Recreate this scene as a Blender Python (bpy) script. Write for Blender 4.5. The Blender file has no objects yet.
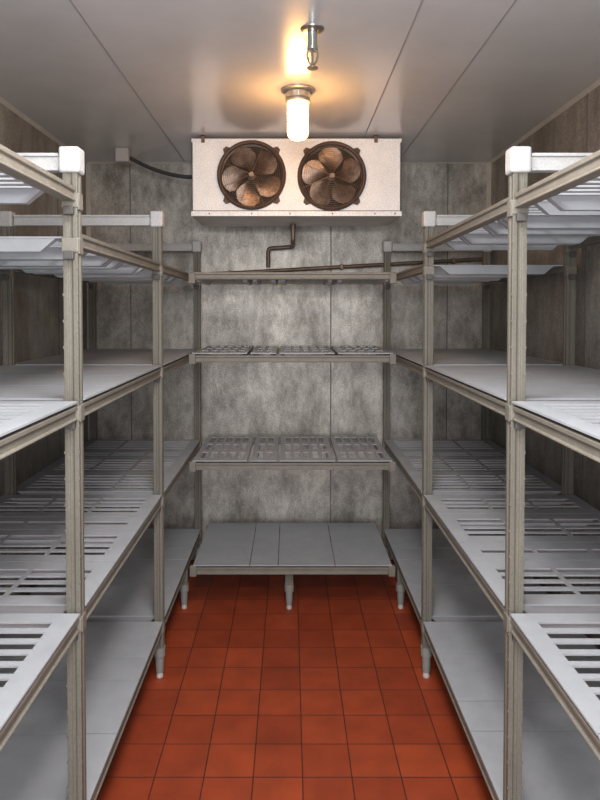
import bpy, bmesh, math, random
from mathutils import Vector, Matrix
random.seed(7)
S = bpy.context.scene
COL = S.collection
H = 1.48                                   # camera height; heights below are written as H + offset

# ---------------------------------------------------------------- camera
cd = bpy.data.cameras.new('camera'); cam = bpy.data.objects.new('camera', cd); COL.objects.link(cam)
cam.location = (0, 0, H)
cam.rotation_euler = (math.radians(90 - 1.5), 0, 0)
cd.sensor_width = 36; cd.lens = 643 / 800 * 36
cd.shift_x = 10 / 800; cd.shift_y = -73 / 800
cd.clip_start = .02
S.camera = cam
# ---------------------------------------------------------------- world, lights, exposure
w = bpy.data.worlds.new('world'); S.world = w; w.use_nodes = True
w.node_tree.nodes['Background'].inputs[0].default_value = (.62, .70, .80, 1)
w.node_tree.nodes['Background'].inputs[1].default_value = .35
def area(name, loc, rot, sx, sy, power, color):
    l = bpy.data.lights.new(name, 'AREA'); l.shape = 'RECTANGLE'; l.size = sx; l.size_y = sy
    l.energy = power; l.color = color
    o = bpy.data.objects.new(name, l); COL.objects.link(o); o.location = loc; o.rotation_euler = rot
    return o
area('doorway_daylight', (0, -.62, 1.10), (math.radians(90), 0, 0), 1.0, 1.9, 26, (.95, .97, 1.0))
area('ceiling_panel_light', (0, 1.05, 2.325), (0, 0, 0), .35, .7, 15, (.97, .98, 1.0))
l = bpy.data.lights.new('flash_fill', 'POINT'); l.energy = 28; l.shadow_soft_size = .14; l.color = (1, .98, .95)  # unseen fill added near the camera like a flash, also lifts the ceiling
o = bpy.data.objects.new('flash_fill', l); COL.objects.link(o); o.location = (0, .30, 1.86)
S.view_settings.view_transform = 'Standard'; S.view_settings.look = 'None'
S.view_settings.gamma = 1; S.view_settings.use_curve_mapping = False
S.view_settings.exposure = 0.75

# ---------------------------------------------------------------- materials
def ramp(nt, stops):
    r = nt.nodes.new('ShaderNodeValToRGB')
    el = r.color_ramp.elements
    while len(el) < len(stops): el.new(.5)
    for e, (p, c) in zip(el, stops):
        e.position = p; e.color = (c[0], c[1], c[2], 1)
    return r
def mat(name, base, rough=.5, metal=0, var=.12, scale=8, stretch=(1, 1, 1), bump=0, bscale=60, spec=.5, specks=0):
    m = bpy.data.materials.new(name); m.use_nodes = True
    nt = m.node_tree; N = nt.nodes; L = nt.links; b = N['Principled BSDF']
    tc = N.new('ShaderNodeTexCoord'); mp = N.new('ShaderNodeMapping'); mp.inputs['Scale'].default_value = stretch
    L.new(tc.outputs['Object'], mp.inputs['Vector'])
    n = N.new('ShaderNodeTexNoise'); n.inputs['Scale'].default_value = scale; n.inputs['Detail'].default_value = 6; n.inputs['Roughness'].default_value = .6
    L.new(mp.outputs[0], n.inputs['Vector'])
    lo = [c * (1 - var) for c in base]; hi = [min(1, c * (1 + var)) for c in base]
    r = ramp(nt, [(.3, lo), (.7, hi)]); L.new(n.outputs['Fac'], r.inputs[0])
    out = r.outputs[0]
    if specks:
        n3 = N.new('ShaderNodeTexNoise'); n3.inputs['Scale'].default_value = 180; n3.inputs['Detail'].default_value = 2
        L.new(tc.outputs['Object'], n3.inputs['Vector'])
        r3 = ramp(nt, [(.35, (1 - specks,) * 3), (.65, (1 + specks * .5,) * 3)]); L.new(n3.outputs['Fac'], r3.inputs[0])
        mx = N.new('ShaderNodeMixRGB'); mx.blend_type = 'MULTIPLY'; mx.inputs[0].default_value = 1
        L.new(out, mx.inputs[1]); L.new(r3.outputs[0], mx.inputs[2]); out = mx.outputs[0]
    L.new(out, b.inputs['Base Color'])
    b.inputs['Roughness'].default_value = rough; b.inputs['Metallic'].default_value = metal
    b.inputs['Specular IOR Level'].default_value = spec
    if bump:
        n2 = N.new('ShaderNodeTexNoise'); n2.inputs['Scale'].default_value = bscale; n2.inputs['Detail'].default_value = 3
        L.new(tc.outputs['Object'], n2.inputs['Vector'])
        bp = N.new('ShaderNodeBump'); bp.inputs['Strength'].default_value = bump; bp.inputs['Distance'].default_value = .004
        L.new(n2.outputs['Fac'], bp.inputs['Height']); L.new(bp.outputs[0], b.inputs['Normal'])
    return m
def translucent(m, amt):
    nt = m.node_tree; N = nt.nodes; L = nt.links; b = N['Principled BSDF']; o = N['Material Output']
    t = N.new('ShaderNodeBsdfTranslucent'); mx = N.new('ShaderNodeMixShader'); mx.inputs[0].default_value = amt
    src = b.inputs['Base Color'].links[0].from_socket; L.new(src, t.inputs['Color'])
    L.new(b.outputs[0], mx.inputs[1]); L.new(t.outputs[0], mx.inputs[2]); L.new(mx.outputs[0], o.inputs['Surface'])
    return m
def wall_mat(name, dark, light, streak=True, spots=.5, metal=.35, rough=.42):
    """embossed galvanised panel skin: blotches, vertical streaks, small dark tarnish spots"""
    m = bpy.data.materials.new(name); m.use_nodes = True
    nt = m.node_tree; N = nt.nodes; L = nt.links; b = N['Principled BSDF']
    tc = N.new('ShaderNodeTexCoord')
    def noise(scale, sc=(1, 1, 1), det=6, ro=.6):
        mp = N.new('ShaderNodeMapping'); mp.inputs['Scale'].default_value = sc
        L.new(tc.outputs['Object'], mp.inputs['Vector'])
        n = N.new('ShaderNodeTexNoise'); n.inputs['Scale'].default_value = scale; n.inputs['Detail'].default_value = det; n.inputs['Roughness'].default_value = ro
        L.new(mp.outputs[0], n.inputs['Vector']); return n.outputs['Fac']
    big = ramp(nt, [(.36, dark), (.62, light)]); L.new(noise(4.5, (1, 1, .6), det=9, ro=.72), big.inputs[0])
    c = big.outputs[0]
    def mul(c, fac, stops, amt=1):
        r = ramp(nt, stops); L.new(fac, r.inputs[0])
        mx = N.new('ShaderNodeMixRGB'); mx.blend_type = 'MULTIPLY'; mx.inputs[0].default_value = amt
        L.new(c, mx.inputs[1]); L.new(r.outputs[0], mx.inputs[2]); return mx.outputs[0]
    if streak:
        c = mul(c, noise(7, (1, 1, .06), 5), [(.35, (.66, .62, .57)), (.62, (1, 1, 1))], .85)
    c = mul(c, noise(26, (1, 1, .45), det=8, ro=.75), [(.40, (.50, .47, .44)), (.56, (1, 1, 1))], spots * .7)
    c = mul(c, noise(150, det=2), [(.4, (.72, .71, .70)), (.6, (1.08, 1.08, 1.08))], .9)
    L.new(c, b.inputs['Base Color'])
    b.inputs['Metallic'].default_value = metal; b.inputs['Roughness'].default_value = rough
    bp = N.new('ShaderNodeBump'); bp.inputs['Strength'].default_value = .35; bp.inputs['Distance'].default_value = .003
    L.new(noise(90, det=3), bp.inputs['Height']); L.new(bp.outputs[0], b.inputs['Normal'])
    return m
def emit(name, col, st):
    m = bpy.data.materials.new(name); m.use_nodes = True; b = m.node_tree.nodes['Principled BSDF']
    b.inputs['Base Color'].default_value = (.9, .85, .7, 1); b.inputs['Roughness'].default_value = .2
    b.inputs['Emission Color'].default_value = (*col, 1); b.inputs['Emission Strength'].default_value = st
    return m
def tile_mat():
    m = bpy.data.materials.new('quarry_tile'); m.use_nodes = True
    nt = m.node_tree; N = nt.nodes; L = nt.links; b = N['Principled BSDF']
    tc = N.new('ShaderNodeTexCoord'); mp = N.new('ShaderNodeMapping'); T = .1565
    mp.inputs['Location'].default_value = (-.040 + T * 20, -2.0 + T * 20, 0)
    L.new(tc.outputs['Object'], mp.inputs['Vector'])
    br = N.new('ShaderNodeTexBrick'); br.offset = 0; br.squash = 1
    br.inputs['Scale'].default_value = 1; br.inputs['Brick Width'].default_value = T; br.inputs['Row Height'].default_value = T
    br.inputs['Mortar Size'].default_value = .0022; br.inputs['Mortar Smooth'].default_value = .3
    br.inputs['Color1'].default_value = (.40, .066, .020, 1); br.inputs['Color2'].default_value = (.30, .046, .015, 1)
    br.inputs['Mortar'].default_value = (.075, .020, .012, 1); br.inputs['Bias'].default_value = 0
    L.new(mp.outputs[0], br.inputs['Vector'])
    n = N.new('ShaderNodeTexNoise'); n.inputs['Scale'].default_value = 9; n.inputs['Detail'].default_value = 6
    L.new(tc.outputs['Object'], n.inputs['Vector'])
    r = ramp(nt, [(.3, (.78, .78, .78)), (.7, (1.1, 1.1, 1.1))]); L.new(n.outputs['Fac'], r.inputs[0])
    mx = N.new('ShaderNodeMixRGB'); mx.blend_type = 'MULTIPLY'; mx.inputs[0].default_value = 1
    L.new(br.outputs['Color'], mx.inputs[1]); L.new(r.outputs[0], mx.inputs[2]); L.new(mx.outputs[0], b.inputs['Base Color'])
    inv = N.new('ShaderNodeMath'); inv.operation = 'SUBTRACT'; inv.inputs[0].default_value = 1; L.new(br.outputs['Fac'], inv.inputs[1])
    bp = N.new('ShaderNodeBump'); bp.inputs['Strength'].default_value = .6; bp.inputs['Distance'].default_value = .003
    L.new(inv.outputs[0], bp.inputs['Height']); L.new(bp.outputs[0], b.inputs['Normal'])
    b.inputs['Roughness'].default_value = .55
    return m
M = dict(
    tile=tile_mat(),
    ceiling=mat('ceiling_panel', (.64, .635, .64), .23, .15, .06, 3, bump=.05, bscale=25),
    back=wall_mat('galvanised_back_wall', (.24, .222, .195), (.60, .57, .52), False, .75),
    side=wall_mat('galvanised_side_wall', (.27, .255, .235), (.46, .445, .42), True, .5, .3, .5),
    seam=mat('panel_seam', (.14, .13, .12), .7),
    seamlight=mat('ceiling_joint', (.30, .29, .28), .6),
    cove=mat('cove_strip', (.50, .48, .44), .5, .2),
    plate=translucent(mat('shelf_plate', (.45, .465, .49), .42, 0, .07, 14, bump=.06, bscale=120), .15),
    rail=mat('shelf_rail', (.185, .168, .14), .5, 0, .12, 20, bump=.06, bscale=150, specks=.12),
    post=mat('post_plastic', (.145, .132, .106), .55, 0, .14, 12, (1, 1, .3), bump=.1, bscale=200, specks=.12),
    cap=mat('cap_plastic', (.46, .455, .45), .5, 0, .08, 15, bump=.06, bscale=200, specks=.1),
    dark=mat('dark_wedge', (.07, .065, .06), .6),
    foot=mat('foot_plastic', (.24, .24, .22), .55),
    tip=mat('foot_tip', (.55, .50, .47), .5),
    white=mat('evaporator_enamel', (.86, .86, .86), .45, .05, .07, 7, specks=.15),
    pan=mat('drain_pan_metal', (.55, .53, .50), .4, .4, .15, 9),
    shroud=mat('fan_shroud', (.10, .062, .045), .6, .2, .25, 20),
    void=mat('fan_throat', (.035, .024, .018), .8, 0, .2, 9),
    blade=mat('fan_blade', (.20, .14, .105), .35, .6, .45, 30, specks=.3),
    guard=mat('guard_wire', (.17, .11, .075), .45, .5, .3, 40),
    copper=mat('tarnished_pipe', (.16, .115, .085), .5, .5, .3, 14),
    chrome=mat('chrome', (.50, .56, .52), .22, .9, .1, 20),
    brass=mat('sprinkler_metal', (.42, .37, .33), .28, .9, .15, 20),
    lampm=mat('lamp_base_metal', (.55, .50, .44), .38, .7, .15, 20),
    glass=emit('lamp_globe_glow', (1.0, .50, .15), 27),
    box=mat('junction_box_grey', (.42, .39, .38), .5),
    cable=mat('black_cable', (.035, .035, .038), .5),
)

# ---------------------------------------------------------------- mesh helpers
def obj(name, bm, m, parent=None, bevel=0, smooth=False, loc=None):
    bmesh.ops.recalc_face_normals(bm, faces=bm.faces[:])
    me = bpy.data.meshes.new(name); bm.to_mesh(me); bm.free()
    for x in (m if isinstance(m, (list, tuple)) else [m]): me.materials.append(M[x])
    if smooth:
        for p in me.polygons: p.use_smooth = True
        me.set_sharp_from_angle(angle=math.radians(38))
    o = bpy.data.objects.new(name, me); COL.objects.link(o)
    if parent: o.parent = parent
    if loc: o.location = loc
    if bevel:
        b = o.modifiers.new('bevel', 'BEVEL'); b.width = bevel; b.segments = 2; b.limit_method = 'ANGLE'
    return o
def new(): return bmesh.new()
def box(bm, x0, x1, y0, y1, z0, z1):
    vs = [bm.verts.new((x, y, z)) for x in (x0, x1) for y in (y0, y1) for z in (z0, z1)]
    for f in ((0, 1, 3, 2), (4, 6, 7, 5), (0, 4, 5, 1), (2, 3, 7, 6), (0, 2, 6, 4), (1, 5, 7, 3)):
        bm.faces.new([vs[i] for i in f])
def extrude(bm, prof, a, b):
    """prof: function t-> list of points at end a / end b"""
    A = [bm.verts.new(p) for p in a]; B = [bm.verts.new(p) for p in b]; n = len(A)
    bm.faces.new(A); bm.faces.new(B[::-1])
    for i in range(n): bm.faces.new((A[i], B[i], B[(i + 1) % n], A[(i + 1) % n]))
def tube(bm, pts, r, seg=12, closed=False):
    pts = [Vector(p) for p in pts]; rings = []; n = len(pts)
    for i, p in enumerate(pts):
        if closed: d = pts[(i + 1) % n] - pts[i - 1]
        else: d = pts[min(i + 1, n - 1)] - pts[max(i - 1, 0)]
        d.normalize(); up = Vector((0, 0, 1)) if abs(d.z) < .9 else Vector((0, 1, 0))
        if closed: up = Vector((0, 1, 0)) if abs(d.y) < .9 else Vector((1, 0, 0))
        u = d.cross(up).normalized(); v = u.cross(d)
        rings.append([bm.verts.new(p + (u * math.cos(2 * math.pi * k / seg) + v * math.sin(2 * math.pi * k / seg)) * r) for k in range(seg)])
    for i in range(n if closed else n - 1):
        a, b = rings[i], rings[(i + 1) % n]
        for k in range(seg): bm.faces.new((a[k], a[(k + 1) % seg], b[(k + 1) % seg], b[k]))
    if not closed: bm.faces.new(rings[0]); bm.faces.new(rings[-1][::-1])
def lathe(bm, prof, cx=0, cy=0, cz=0, seg=28, axis='z', mi=None):
    """prof: (radius, height) list, closed at ends when radius 0"""
    rings = []
    for r, h in prof:
        ring = []
        for k in range(seg):
            a = 2 * math.pi * k / seg; c, s = r * math.cos(a), r * math.sin(a)
            p = (cx + c, cy + s, cz + h) if axis == 'z' else (cx + c, cy + h, cz + s)
            ring.append(bm.verts.new(p))
        rings.append(ring)
    for a, b in zip(rings, rings[1:]):
        for k in range(seg): bm.faces.new((a[k], a[(k + 1) % seg], b[(k + 1) % seg], b[k]))
    bm.faces.new(rings[0]); bm.faces.new(rings[-1])
def empty(name, loc, label, cat):
    o = bpy.data.objects.new(name, None); COL.objects.link(o); o.location = loc
    o.empty_display_size = .1; o['label'] = label; o['category'] = cat
    return o
def struct(name, bm, m, **k):
    o = obj(name, bm, m, **k); o['kind'] = 'structure'; return o

# ---------------------------------------------------------------- room
XL, XR, YB, YF, ZC = -1.187, 1.170, 3.78, -.70, H + .864
bm = new(); box(bm, XL - .1, XR + .1, YF - .1, YB + .1, -.1, 0); struct('floor', bm, 'tile')
bm = new(); box(bm, XL - .1, XR + .1, YF - .1, YB + .1, ZC, ZC + .1); struct('ceiling', bm, 'ceiling')
bm = new(); box(bm, XL - .1, XL, YF - .1, YB, 0, ZC); struct('wall_left', bm, 'side')
bm = new(); box(bm, XR, XR + .1, YF - .1, YB, 0, ZC); struct('wall_right', bm, 'side')
bm = new(); box(bm, XL - .1, XR + .1, YB, YB + .1, 0, ZC); struct('wall_back', bm, 'back')
bm = new()                                                          # front wall behind the camera, with the doorway
box(bm, XL, -.55, YF - .1, YF, 0, ZC); box(bm, .55, XR, YF - .1, YF, 0, ZC); box(bm, -.55, .55, YF - .1, YF, 2.08, ZC)
struct('wall_front', bm, 'side')
# panel joints, thin raised strips with their own dark sealant
bm = new()
for x in (-.613, .37, .630): box(bm, x - .0025, x + .0025, YF, YB, ZC - .0012, ZC)
struct('trim_1', bm, 'seamlight')
bm = new()
for x in (-.935, .24, .923): box(bm, x - .003, x + .003, YB - .0015, YB, 0, ZC)
struct('trim_2', bm, 'seam')
bm = new()
for y in (.3, 1.5, 2.55, 3.3):
    box(bm, XL, XL + .0015, y - .004, y + .004, 0, ZC); box(bm, XR - .0015, XR, y - .004, y + .004, 0, ZC)
struct('trim_3', bm, 'seam')
def cove(name, pts):
    bm = new(); extrude(bm, None, *pts); struct(name, bm, 'cove')
q = .014
cove('trim_4', ([(XL, YF, ZC), (XL + q, YF, ZC), (XL, YF, ZC - q)], [(XL, YB, ZC), (XL + q, YB, ZC), (XL, YB, ZC - q)]))
cove('trim_5', ([(XR, YF, ZC), (XR - q, YF, ZC), (XR, YF, ZC - q)], [(XR, YB, ZC), (XR - q, YB, ZC), (XR, YB, ZC - q)]))
q = .008
cove('trim_6', ([(XL, YB, ZC), (XL, YB - q, ZC), (XL, YB, ZC - q)], [(XR, YB, ZC), (XR, YB - q, ZC), (XR, YB, ZC - q)]))
q = .02                                                             # vertical corner angles
cove('trim_7', ([(XL, YB, 0), (XL + q, YB, 0), (XL, YB - q, 0)], [(XL, YB, ZC), (XL + q, YB, ZC), (XL, YB - q, ZC)]))
cove('trim_8', ([(XR, YB, 0), (XR - q, YB, 0), (XR, YB - q, 0)], [(XR, YB, ZC), (XR - q, YB, ZC), (XR, YB - q, ZC)]))

# ---------------------------------------------------------------- shelving pieces
# rails: profile (n = outward distance from the aisle face, negative is inward ; z below the shelf top)
RT, RH = .030, .034
PROF = [(0, 0), (0, -.010), (-.005, -.012), (-.005, -.028), (0, -.030), (0, -RH), (-RT, -RH), (-RT, 0)]
def rail(bm, p0, p1, n, ztop, h=1.0):
    """rail from p0 to p1 (xy), outward normal n (xy)"""
    A = [(p0[0] + n[0] * a, p0[1] + n[1] * a, ztop + b * h) for a, b in PROF]
    B = [(p1[0] + n[0] * a, p1[1] + n[1] * a, ztop + b * h) for a, b in PROF]
    extrude(bm, None, A, B)
def plate_mesh(u0, u1, v0, v1, ztop, rows, run, slotted=True, ncol=3, t=.0045):
    """one lift-out plate. v is across the shelf run (its slots are spread along v), u is from aisle to wall.
    run='y': (u,v)=(x,y) ; run='x': (u,v)=(y,x)"""
    bm = new()
    P = (lambda u, v, z: (u, v, z)) if run == 'y' else (lambda u, v, z: (v, u, z))
    m, rib, sw = .050, .012, .029
    if run == 'x': m, rib, sw = .055, .055, .032
    cols = []
    w = (u1 - u0 - 2 * m - (ncol - 1) * rib) / ncol
    for i in range(ncol): cols.append((u0 + m + i * (w + rib), u0 + m + i * (w + rib) + w))
    us = [u0] + [a for c in cols for a in c] + [u1]
    vs = [v0] + [a for r in rows for a in (r - sw / 2, r + sw / 2)] + [v1] if slotted else [v0, v1]
    if not slotted: us = [u0, u1]
    top = {}; bot = {}
    for i, u in enumerate(us):
        for j, v in enumerate(vs):
            top[i, j] = bm.verts.new(P(u, v, ztop)); bot[i, j] = bm.verts.new(P(u, v, ztop - t))
    nu, nv = len(us) - 1, len(vs) - 1
    solid = lambda i, j: 0 <= i < nu and 0 <= j < nv and not (slotted and i % 2 == 1 and j % 2 == 1)
    for i in range(nu):
        for j in range(nv):
            if not solid(i, j): continue
            bm.faces.new((top[i, j], top[i + 1, j], top[i + 1, j + 1], top[i, j + 1]))
            bm.faces.new((bot[i, j], bot[i, j + 1], bot[i + 1, j + 1], bot[i + 1, j]))
            for di, dj, a, b in ((-1, 0, (i, j), (i, j + 1)), (1, 0, (i + 1, j), (i + 1, j + 1)), (0, -1, (i, j), (i + 1, j)), (0, 1, (i, j + 1), (i + 1, j + 1))):
                if not solid(i + di, j + dj):
                    bm.faces.new((top[a], top[b], bot[b], bot[a]))
    # two deep ribs under the plate, ends sloping up to the rails
    for c in (v0 + .016, v1 - .016):
        d = t + .032; e = .075; e0 = RT + .006
        A = [P(u0 + e0, c - .012, ztop - t), P(u0 + e, c - .010, ztop - d), P(u1 - e, c - .010, ztop - d), P(u1 - e0, c - .012, ztop - t)]
        B = [P(u0 + e0, c + .012, ztop - t), P(u0 + e, c + .010, ztop - d), P(u1 - e, c + .010, ztop - d), P(u1 - e0, c + .012, ztop - t)]
        extrude(bm, None, A, B)
    return bm
def split_plates(a, b, sizes, gap):
    """sizes: list of slot counts; returns [(v0, v1, rows)] between a and b"""
    pitch = .0465; W = [n * pitch for n in sizes]
    extra = (b - a - gap * (len(sizes) - 1) - sum(W)) / len(sizes)
    out = []; v = a
    for n, w_ in zip(sizes, W):
        v1 = v + w_ + extra; mid = (v + v1) / 2
        out.append((v, v1, [mid + (k - (n - 1) / 2) * pitch for k in range(n)])); v = v1 + gap
    return out
def shelf(parent, x0, x1, y0, y1, z, front, sizes, slotted, gap=.004, inset=False):
    """one shelf level: an aisle rail and a wall rail with lift-out plates lying on both; returns the parts"""
    out = []; zr = z if inset else z - .0125; d = RT + .002 if inset else -.002; z = z - .006 if inset else z
    def one(p0, p1, n):
        bm = new(); rail(bm, p0, p1, n, zr); out.append(obj('shelf_rail', bm, 'rail', parent, bevel=.0015))
    if front == 'y-':
        one((x0, y0), (x1, y0), (0, -1)); one((x0, y1), (x1, y1), (0, 1))
        for v0, v1, rows in split_plates(x0 + .012, x1 - .012, sizes, gap):
            out.append(obj('shelf_plate', plate_mesh(y0 + d, y1 - d, v0, v1, z, rows, 'x', slotted), 'plate', parent))
    else:
        one((x0, y0), (x0, y1), (-1, 0)); one((x1, y0), (x1, y1), (1, 0))
        for v0, v1, rows in split_plates(y0 + .0015, y1 - .0015, sizes, gap):
            out.append(obj('shelf_plate', plate_mesh(x0 + d, x1 - d, v0, v1, z, rows, 'y', slotted), 'plate', parent))
    return out
PW = .035
def post(parent, x, y, levels, top, bottom=.12, aisle=1, front=True):
    """moulded post: bevelled square with a groove in each broad face and lock notches down its corners; > cap, foot, connectors"""
    h = PW / 2; g = .004; gw = .006
    sec = [(-h, -h), (-gw, -h), (-gw * .6, -h + g), (gw * .6, -h + g), (gw, -h), (h, -h),
           (h, -gw), (h - g, -gw * .6), (h - g, gw * .6), (h, gw), (h, h),
           (gw, h), (gw * .6, h - g), (-gw * .6, h - g), (-gw, h), (-h, h),
           (-h, gw), (-h + g, gw * .6), (-h + g, -gw * .6), (-h, -gw)]
    bm = new(); extrude(bm, None, [(x + a, y + b, bottom) for a, b in sec], [(x + a, y + b, top - .03) for a, b in sec])
    z = bottom + .06
    while z < top - .12:                                            # moulded lock teeth on the corners
        for sx in (-1, 1):
            box(bm, x + sx * h - .002, x + sx * h + .0012, y - h - .0010, y - h + .005, z, z + .007)
        z += .0508 * 1.25
    p = obj('post', bm, 'post', parent, bevel=.0018)
    c = .0245
    bm = new(); box(bm, x - c, x + c, y - c, y + c, top - .062, top); obj('post_cap', bm, 'cap', p, bevel=.006)
    bm = new(); lathe(bm, [(.0, .0), (.013, 0), (.0145, .005), (.012, .018), (.012, .022)], x, y, 0, 16)
    t = obj('foot_tip', bm, 'tip', p, smooth=True)
    bm = new(); lathe(bm, [(.0, .022), (.015, .022), (.017, .045), (.018, .085), (.0225, .088), (.0235, .125), (0, .125)], x, y, 0, 16)
    obj('foot', bm, 'foot', p, smooth=True)
    for zl in levels:                                               # collar and wedge that lock each shelf to the post
        bm = new()
        s = h + .0025
        box(bm, x - s, x + s, y - s, y + s, zl - .048, zl - .014)
        box(bm, x + aisle * (h - .006), x + aisle * (h + .004), y - .014, y + .014, zl - .052, zl - .012)
        obj('shelf_connector', bm, 'rail', p, bevel=.002)
        for sy in (-1, 1):
            bm = new(); box(bm, x - .012, x + .012, y + sy * .026 - .007, y + sy * .026 + .007, zl - .066, zl - .046)
            obj('wedge', bm, 'dark', p, bevel=.002)
    return p
def end_beam(parent, x0, x1, y, ztop):
    bm = new()
    box(bm, x0, x1, y - .014, y + .014, ztop - .008, ztop); box(bm, x0, x1, y - .009, y + .009, ztop - .036, ztop - .008)
    box(bm, x0, x1, y - .014, y + .014, ztop - .042, ztop - .036)
    return obj('end_beam', bm, 'cap', parent, bevel=.0015)
YP = (.51, 1.56, 2.56, 3.65)                                        # post rows
L2, L3, L4 = H - .218, H - .733, H - 1.243
TOP = H + .390
def side_rack(name, label, s, xa, xw, tops, sizes):
    """s=-1 left, +1 right; xa aisle post centre, xw wall post centre; tops: top level per bay"""
    root = empty(name, ((xa + xw) / 2, 2.1, 0), label, 'shelving')
    inv = Matrix.Translation((-(xa + xw) / 2, -2.1, 0))
    made = []
    for i, y in enumerate(YP):
        tl = sorted({t for t in (tops[max(i - 1, 0)], tops[min(i, 2)])})
        made.append(post(root, xa, y, [L4, L3, L2] + tl, TOP, aisle=-s))
        made.append(post(root, xw, y, [L4, L3, L2] + tl, TOP, aisle=-s))
        made.append(end_beam(root, min(xa, xw) + .028, max(xa, xw) - .028, y, TOP - .014))
    fa = xa - s * .016; fw = xw + s * .016                          # outer faces of the frame
    x0, x1 = min(fa, fw), max(fa, fw)
    fr = 'x+' if s < 0 else 'x-'
    for b in range(3):
        y0, y1 = YP[b] + .0225, YP[b + 1] - .0225
        for z, sl in ((L4, False), (L3, True), (L2, b == 0), (tops[b], True)):
            made.extend(shelf(root, x0, x1, y0, y1, z, fr, sizes[b], sl, inset=(z == tops[b])))
    bm = new(); x, y = xa, 3.16                                     # short leg under the bottom shelf beside the back rack
    box(bm, x - .02, x + .02, y - .02, y + .02, .12, L4 - .04); leg = obj('support_leg', bm, 'post', root, bevel=.003); made.append(leg)
    bm = new(); lathe(bm, [(.0, .022), (.015, .022), (.017, .045), (.018, .085), (.0235, .088), (.024, .125), (0, .125)], x, y, 0, 16); obj('foot', bm, 'foot', leg, smooth=True)
    bm = new(); lathe(bm, [(.0, .0), (.013, 0), (.0145, .005), (.012, .018), (.012, .022)], x, y, 0, 16); obj('foot_tip', bm, 'tip', leg, smooth=True)
    for o in made: o.location = inv @ Vector((0, 0, 0))
    return root
side_rack('shelving_unit', 'long grey plastic shelving unit standing against the left wall, four levels high', -1, -.526, -1.120,
          (H + .293, H + .187, H + .187), ([5, 4, 8], [4, 4, 1, 4], [5, 5, 2, 5]))
side_rack('shelving_unit', 'long grey plastic shelving unit standing against the right wall, four levels high', 1, .550, 1.112,
          (H + .277, H + .277, H + .187), ([5, 4, 8], [4, 1, 4, 3], [5, 5, 2, 5]))
# short rack across the back, hung between the two long ones
root = empty('shelving_unit', (.012, 3.38, 0), 'short grey shelving unit against the back wall, below the cooling unit', 'shelving')
made = []
BX0, BX1, BY0, BY1 = -.482, .506, 3.085, 3.700
for z, sl in ((H - 1.235, False), (H - .725, True), (H - .205, True), (H + .182, True)):
    fs = shelf(root, BX0, BX1, BY0, BY1, z, 'y-', [5, 2, 5, 5], sl, gap=.016 if sl else .004, inset=(z > H)); made.extend(fs); f = fs[0]
    for x in (BX0 + .012, BX1 - .012):                              # corner hooks
        bm = new(); box(bm, x - .016, x + .016, BY0 - .008, BY0 + .02, z - .055, z - .004); obj('corner_hook', bm, 'rail', f, bevel=.003)
x, y = -.004, 3.155
bm = new(); box(bm, x - .02, x + .02, y - .02, y + .02, .12, L4 - .04); leg = obj('support_leg', bm, 'post', root, bevel=.003); made.append(leg)
bm = new(); lathe(bm, [(.0, .022), (.015, .022), (.017, .045), (.018, .085), (.0235, .088), (.024, .125), (0, .125)], x, y, 0, 16); obj('foot', bm, 'foot', leg, smooth=True)
bm = new(); lathe(bm, [(.0, .0), (.013, 0), (.0145, .005), (.012, .018), (.012, .022)], x, y, 0, 16); obj('foot_tip', bm, 'tip', leg, smooth=True)
for o in made: o.location = (-.012, -3.38, 0)

# ---------------------------------------------------------------- evaporator with two fans
EX0, EX1, EY0, EY1 = -.486, .550, 3.205, 3.50
EZ0, EZ1 = H + .484, H + .850
ev = empty('evaporator', (.035, EY0, EZ0), 'white ceiling-hung cooling unit with two brown fans above the back shelves', 'cooling unit')
off = (-.035, -EY0, -EZ0)
def part(name, bm, m, parent=None, **k):
    o = obj(name, bm, m, parent or ev, **k)
    if parent is None: o.location = off
    return o
FANS = ((-.190, H + .667), (.207, H + .662)); FR = .160
# housing: front face with two round openings, sides, back, top
bm = new()
def face_with_hole(bm, x0, x1, z0, z1, cx, cz, r, y, seg=48):
    ring = []; outer = []
    for k in range(seg):
        a = 2 * math.pi * k / seg; c, s_ = math.cos(a), math.sin(a)
        ring.append(bm.verts.new((cx + r * c, y, cz + r * s_)))
        ts = []
        if c > 1e-9: ts.append((x1 - cx) / c)
        if c < -1e-9: ts.append((x0 - cx) / c)
        if s_ > 1e-9: ts.append((z1 - cz) / s_)
        if s_ < -1e-9: ts.append((z0 - cz) / s_)
        t = min(ts); outer.append(bm.verts.new((cx + t * c, y, cz + t * s_)))
    corners = [(x1, z1), (x0, z1), (x0, z0), (x1, z0)]
    for k in range(seg):
        k2 = (k + 1) % seg
        bm.faces.new((ring[k], ring[k2], outer[k2], outer[k]))
        a, b = outer[k].co, outer[k2].co
        if abs(a.x - b.x) > 1e-6 and abs(a.z - b.z) > 1e-6:
            for X, Z in corners:
                if (abs(a.x - X) < 1e-6 or abs(b.x - X) < 1e-6) and (abs(a.z - Z) < 1e-6 or abs(b.z - Z) < 1e-6):
                    bm.faces.new((outer[k], outer[k2], bm.verts.new((X, y, Z))))
    back = [bm.verts.new((v.co.x, y + .05, v.co.z)) for v in ring]
    for k in range(seg): bm.faces.new((ring[k], back[k], back[(k + 1) % seg], ring[(k + 1) % seg]))
mid = (FANS[0][0] + FANS[1][0]) / 2
face_with_hole(bm, EX0, mid, EZ0, EZ1, *FANS[0], FR - .006, EY0)
face_with_hole(bm, mid, EX1, EZ0, EZ1, *FANS[1], FR - .006, EY0)
box(bm, EX0, EX0 + .004, EY0, EY1, EZ0, EZ1); box(bm, EX1 - .004, EX1, EY0, EY1, EZ0, EZ1)
box(bm, EX0, EX1, EY0, EY1, EZ1 - .004, EZ1); box(bm, EX0, EX1, EY1 - .004, EY1, EZ0, EZ1)
box(bm, EX0, EX1, EY0 + .055, EY0 + .058, EZ0, EZ1)
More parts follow.
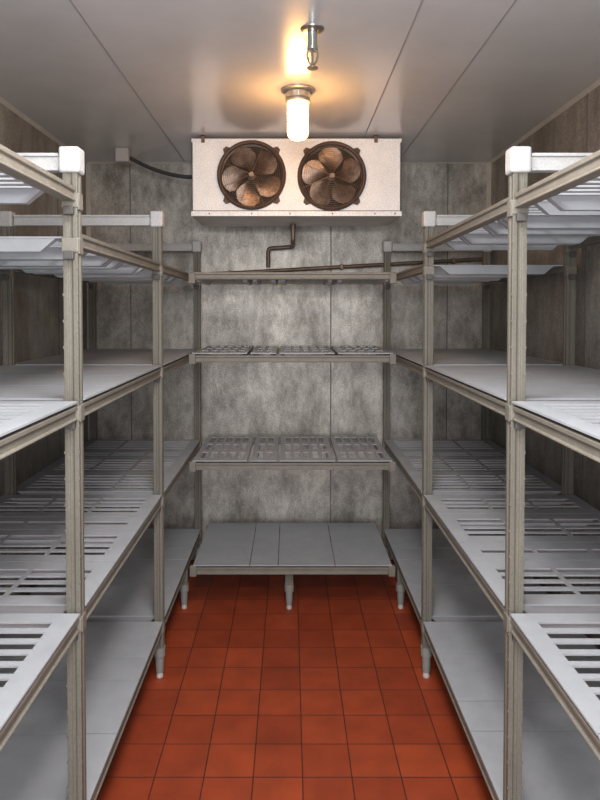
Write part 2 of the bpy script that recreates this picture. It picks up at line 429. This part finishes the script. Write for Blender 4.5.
housing = part('housing', bm, 'white')
bm = new(); box(bm, EX0 - .004, EX1 + .004, EY0 - .007, EY0 - .0005, EZ0 - .018, EZ0 + .006); part('bottom_lip', bm, 'white', bevel=.0015)
bm = new(); box(bm, EX0 - .002, EX1 + .002, EY0 - .0035, EY0 - .0003, EZ1 - .020, EZ1 - .002); part('top_flange', bm, 'white', bevel=.001)
bm = new(); box(bm, EX0 + .001, EX1 - .001, EY0 - .002, EY0 - .0004, EZ0 + .0075, EZ0 + .0105); part('lip_gap', bm, 'seam')
bm = new()                                                          # drain pan: shallow tray tapering down to the drain
A = [(EX0, EY0, EZ0 - .016), (EX1, EY0, EZ0 - .016), (EX1, EY1, EZ0 - .016), (EX0, EY1, EZ0 - .016)]
B = [(EX0 + .04, EY0 + .10, EZ0 - .030), (EX1 - .04, EY0 + .10, EZ0 - .030), (EX1 - .04, EY1 - .03, EZ0 - .033), (EX0 + .04, EY1 - .03, EZ0 - .033)]
extrude(bm, None, A, B); box(bm, EX0, EX1, EY0, EY1, EZ0 - .016, EZ0); part('drain_pan', bm, 'pan')
for x in (-.430, .425):                                              # hanger straps at the ceiling
    bm = new(); box(bm, x - .009, x + .009, EY0 - .006, EY0 - .001, EZ1 - .022, ZC - .0005); box(bm, x - .009, x + .009, EY0 - .006, EY0 + .09, ZC - .004, ZC - .0005)
    part('hanger', bm, 'guard')
# screws along the bottom edge
for x in (-.40, -.19, .0, .21, .42, .52):
    bm = new(); lathe(bm, [(0, 0), (.004, 0), (.003, -.002), (0, -.002)], x, EY0 - .0072, EZ0 - .006, 10, 'y'); part('screw', bm, 'guard')
for fi, (cx, cz) in enumerate(FANS):
    # shroud ring standing proud of the face, with four diagonal ears
    bm = new()
    lathe_prof = [(FR - .008, -.002), (FR - .006, -.022), (FR + .002, -.026), (FR + .010, -.018), (FR + .011, -.001)]
    seg = 56; rings = []
    for r, h in lathe_prof: rings.append([bm.verts.new((cx + r * math.cos(2 * math.pi * k / seg), EY0 + h, cz + r * math.sin(2 * math.pi * k / seg))) for k in range(seg)])
    for i in range(len(rings)):
        a, b = rings[i], rings[(i + 1) % len(rings)]
        for k in range(seg): bm.faces.new((a[k], a[(k + 1) % seg], b[(k + 1) % seg], b[k]))
    for k in range(4):
        a = math.pi / 4 + k * math.pi / 2; c, s_ = math.cos(a), math.sin(a); tx, tz = -s_, c
        r0, r1 = FR + .004, FR + .030; w0, w1 = .024, .010
        P = [(r0, -w0), (r0, w0), (r1, w1), (r1, -w1)]
        extrude(bm, None, [(cx + c * r + tx * w_, EY0 - .001, cz + s_ * r + tz * w_) for r, w_ in P], [(cx + c * r + tx * w_, EY0 - .008, cz + s_ * r + tz * w_) for r, w_ in P])
    fan = part('fan', bm, 'shroud')
    bm = new()                                                       # near-black disc behind the blades, recess shade put into its colour
    lathe(bm, [(0, 0), (FR - .0065, 0), (FR - .0065, .003), (0, .003)], cx, EY0 + .048, cz, 48, 'y'); obj('fan_throat', bm, 'void', fan)
    # five blades
    for b in range(5):
        a0 = math.radians((100, 78)[fi] + 72 * b)
        bm = new(); nr, na = 8, 7; grid = []
        for i in range(nr + 1):
            t = i / nr; r = .020 + t * (FR - .010 - .020)
            half = math.radians(13 + 21 * math.sin(min(1, t * 1.25) * math.pi / 2)) * (1 - .28 * max(0, t - .75) / .25)
            row = []
            for j in range(na + 1):
                u = j / na * 2 - 1
                an = a0 + u * half + .30 * t
                rr = r - (.016 * (u * u) * t)
                yy = EY0 + .016 + u * .014 * (1 - .35 * t) + .004 * (u * u)
                row.append((cx + rr * math.cos(an), yy, cz + rr * math.sin(an)))
            grid.append(row)
        F = [[bm.verts.new(p) for p in row] for row in grid]
        Bk = [[bm.verts.new((p[0], p[1] + .0018, p[2])) for p in row] for row in grid]
        for i in range(nr):
            for j in range(na):
                bm.faces.new((F[i][j], F[i + 1][j], F[i + 1][j + 1], F[i][j + 1])); bm.faces.new((Bk[i][j], Bk[i][j + 1], Bk[i + 1][j + 1], Bk[i + 1][j]))
        for i in range(nr):
            for j in (0, na): bm.faces.new((F[i][j], F[i + 1][j], Bk[i + 1][j], Bk[i][j]))
        for j in range(na):
            for i in (0, nr): bm.faces.new((F[i][j], F[i][j + 1], Bk[i][j + 1], Bk[i][j]))
        obj('fan_blade', bm, 'blade', fan, smooth=True)
    bm = new(); lathe(bm, [(0, .03), (.022, .03), (.024, .0), (.021, -.006), (.010, -.010), (0, -.010)], cx, EY0 + .010, cz, 24, 'y'); obj('fan_hub', bm, 'shroud', fan, smooth=True)
    bm = new()                                                       # wire guard
    for r in [.026 + .0102 * k for k in range(13)]:
        if r > FR - .006: break
        dome = -.022 - .008 * (1 - (r / FR) ** 2)
        tube(bm, [(cx + r * math.cos(2 * math.pi * k / 40), EY0 + dome, cz + r * math.sin(2 * math.pi * k / 40)) for k in range(40)], .0011, 5, True)
    for k in range(8):
        a = math.pi / 8 + k * math.pi / 4
        tube(bm, [(cx + r * math.cos(a), EY0 - .0225 - .008 * (1 - (r / FR) ** 2), cz + r * math.sin(a)) for r in (.004, .05, .10, FR - .003)], .0014, 5)
    lathe(bm, [(0, 0), (.012, 0), (.012, -.003), (0, -.003)], cx, EY0 - .030, cz, 20, 'y')
    obj('fan_guard', bm, 'guard', fan)
# ---------------------------------------------------------------- pipes
bm = new()
px, pz = .016, EZ0 - .033
def bend(pts, r=.018, n=5):
    pts = [Vector(p) for p in pts]; out = [pts[0]]
    for a, b, c in zip(pts, pts[1:], pts[2:]):
        p, q_ = b + (a - b).normalized() * r, b + (c - b).normalized() * r
        for k in range(n + 1):
            t = k / n; out.append(p * (1 - t) ** 2 + b * 2 * t * (1 - t) + q_ * t * t)
    return out + [pts[-1]]
PY = 3.40
tube(bm, bend([(px, PY, pz - .001), (px, PY, pz - .085), (px, 3.73, pz - .085), (px - .142, 3.73, pz - .095), (px - .142, 3.73, H + .250)]), .012, 14)
dp = obj('drain_pipe', bm, 'copper', smooth=True)
dp['label'] = 'short brown drain pipe zigzagging down from under the cooling unit'; dp['category'] = 'pipe'
bm = new(); lathe(bm, [(0, 0), (.017, 0), (.017, .022), (0, .022)], px, PY, pz - .0235, 16); obj('fitting', bm, 'copper', dp, smooth=True)
bm = new()
tube(bm, [(-.545, 3.745, H + .205), (-.12, 3.745, H + .228), (.60, 3.745, H + .268), (1.12, 3.745, H + .297)], .011, 12)
lp = obj('pipe', bm, 'copper', smooth=True)
lp['label'] = 'thin brown pipe sloping along the back wall behind the top shelf'; lp['category'] = 'pipe'
for x, z in ((-.35, H + .2155), (.30, H + .2515), (.95, H + .2875)):
    bm = new(); box(bm, x - .008, x + .008, 3.732, YB, z - .016, z + .016); obj('pipe_clip', bm, 'guard', lp, bevel=.002)

# ---------------------------------------------------------------- jar lamp on the ceiling
lx, ly = .031, 2.545
lamp = empty('ceiling_lamp', (lx, ly, ZC), 'lit jar lamp on a ribbed metal base, hanging from the ceiling before the cooling unit', 'lamp')
bm = new(); lathe(bm, [(0, 0), (.066, 0), (.066, -.006), (.058, -.010), (.046, -.012), (0, -.012)], 0, 0, 0, 40); obj('lamp_base', bm, 'lampm', lamp, smooth=True)
bm = new()                                                           # ribbed collar
seg = 48; rings = []
for r, h in [(.044, -.012), (.047, -.014), (.047, -.036), (.042, -.040), (.049, -.043), (.049, -.052), (.040, -.056)]:
    rings.append([bm.verts.new(((r + (.0022 if (k % 4 < 2 and -.037 < h < -.013) else 0)) * math.cos(2 * math.pi * k / seg), (r + (.0022 if (k % 4 < 2 and -.037 < h < -.013) else 0)) * math.sin(2 * math.pi * k / seg), h)) for k in range(seg)])
for a, b in zip(rings, rings[1:]):
    for k in range(seg): bm.faces.new((a[k], a[(k + 1) % seg], b[(k + 1) % seg], b[k]))
bm.faces.new(rings[0]); bm.faces.new(rings[-1])
obj('lamp_collar', bm, 'lampm', lamp, smooth=True)
bm = new(); lathe(bm, [(0, -.054), (.039, -.054), (.041, -.062), (.041, -.165), (.038, -.180), (.028, -.191), (.012, -.196), (0, -.197)], 0, 0, 0, 32)
obj('lamp_globe', bm, 'glass', lamp, smooth=True)
# ---------------------------------------------------------------- sprinkler head
sx, sy = .069, 2.00
sp = empty('sprinkler_head', (sx, sy, ZC), 'small metal fire sprinkler head on the ceiling nearer than the lamp', 'sprinkler')
bm = new(); lathe(bm, [(0, 0), (.037, 0), (.036, -.003), (.028, -.006), (.016, -.006), (0, -.006)], 0, 0, 0, 32); obj('escutcheon', bm, 'brass', sp, smooth=True)
bm = new(); lathe(bm, [(0, -.005), (.015, -.005), (.015, -.050), (.017, -.052), (.017, -.064), (.012, -.068), (0, -.068)], 0, 0, 0, 24); obj('body', bm, 'chrome', sp, smooth=True)
bm = new()
for s_ in (-1, 1): tube(bm, [(s_ * .013, 0, -.064), (s_ * .017, 0, -.080), (s_ * .012, 0, -.098), (s_ * .003, 0, -.112)], .0032, 8)
tube(bm, [(0, 0, -.066), (0, 0, -.118)], .0035, 8)
obj('frame_arms', bm, 'brass', sp, smooth=True)
bm = new(); lathe(bm, [(0, -.1165), (.016, -.1165), (.018, -.118), (.018, -.1205), (0, -.1205)], 0, 0, 0, 20); obj('deflector', bm, 'brass', sp, smooth=True)
# ---------------------------------------------------------------- junction box and cable
jx, jy = -.893, 3.47
bm = new(); box(bm, jx - .036, jx + .036, jy - .036, jy + .036, ZC - .075, ZC)
jb = obj('junction_box', bm, 'box', bevel=.006); jb['label'] = 'small grey junction box on the ceiling near the back left corner'; jb['category'] = 'junction box'
bm = new(); box(bm, jx - .031, jx + .031, jy - .0385, jy - .0362, ZC - .070, ZC - .005); obj('box_cover', bm, 'box', jb, bevel=.002)
bm = new()
pts = []
for k in range(21):
    t = k / 20; x = jx + .036 + t * (EX0 - jx - .036); z = ZC - .048 - (.110) * (1 - (1 - t) ** 2.0)
    pts.append((x, 3.47 - .03 * t, z))
tube(bm, pts, .0105, 10)
cb = obj('cable', bm, 'cable', smooth=True); cb['label'] = 'black cable sagging from the junction box to the cooling unit'; cb['category'] = 'cable'
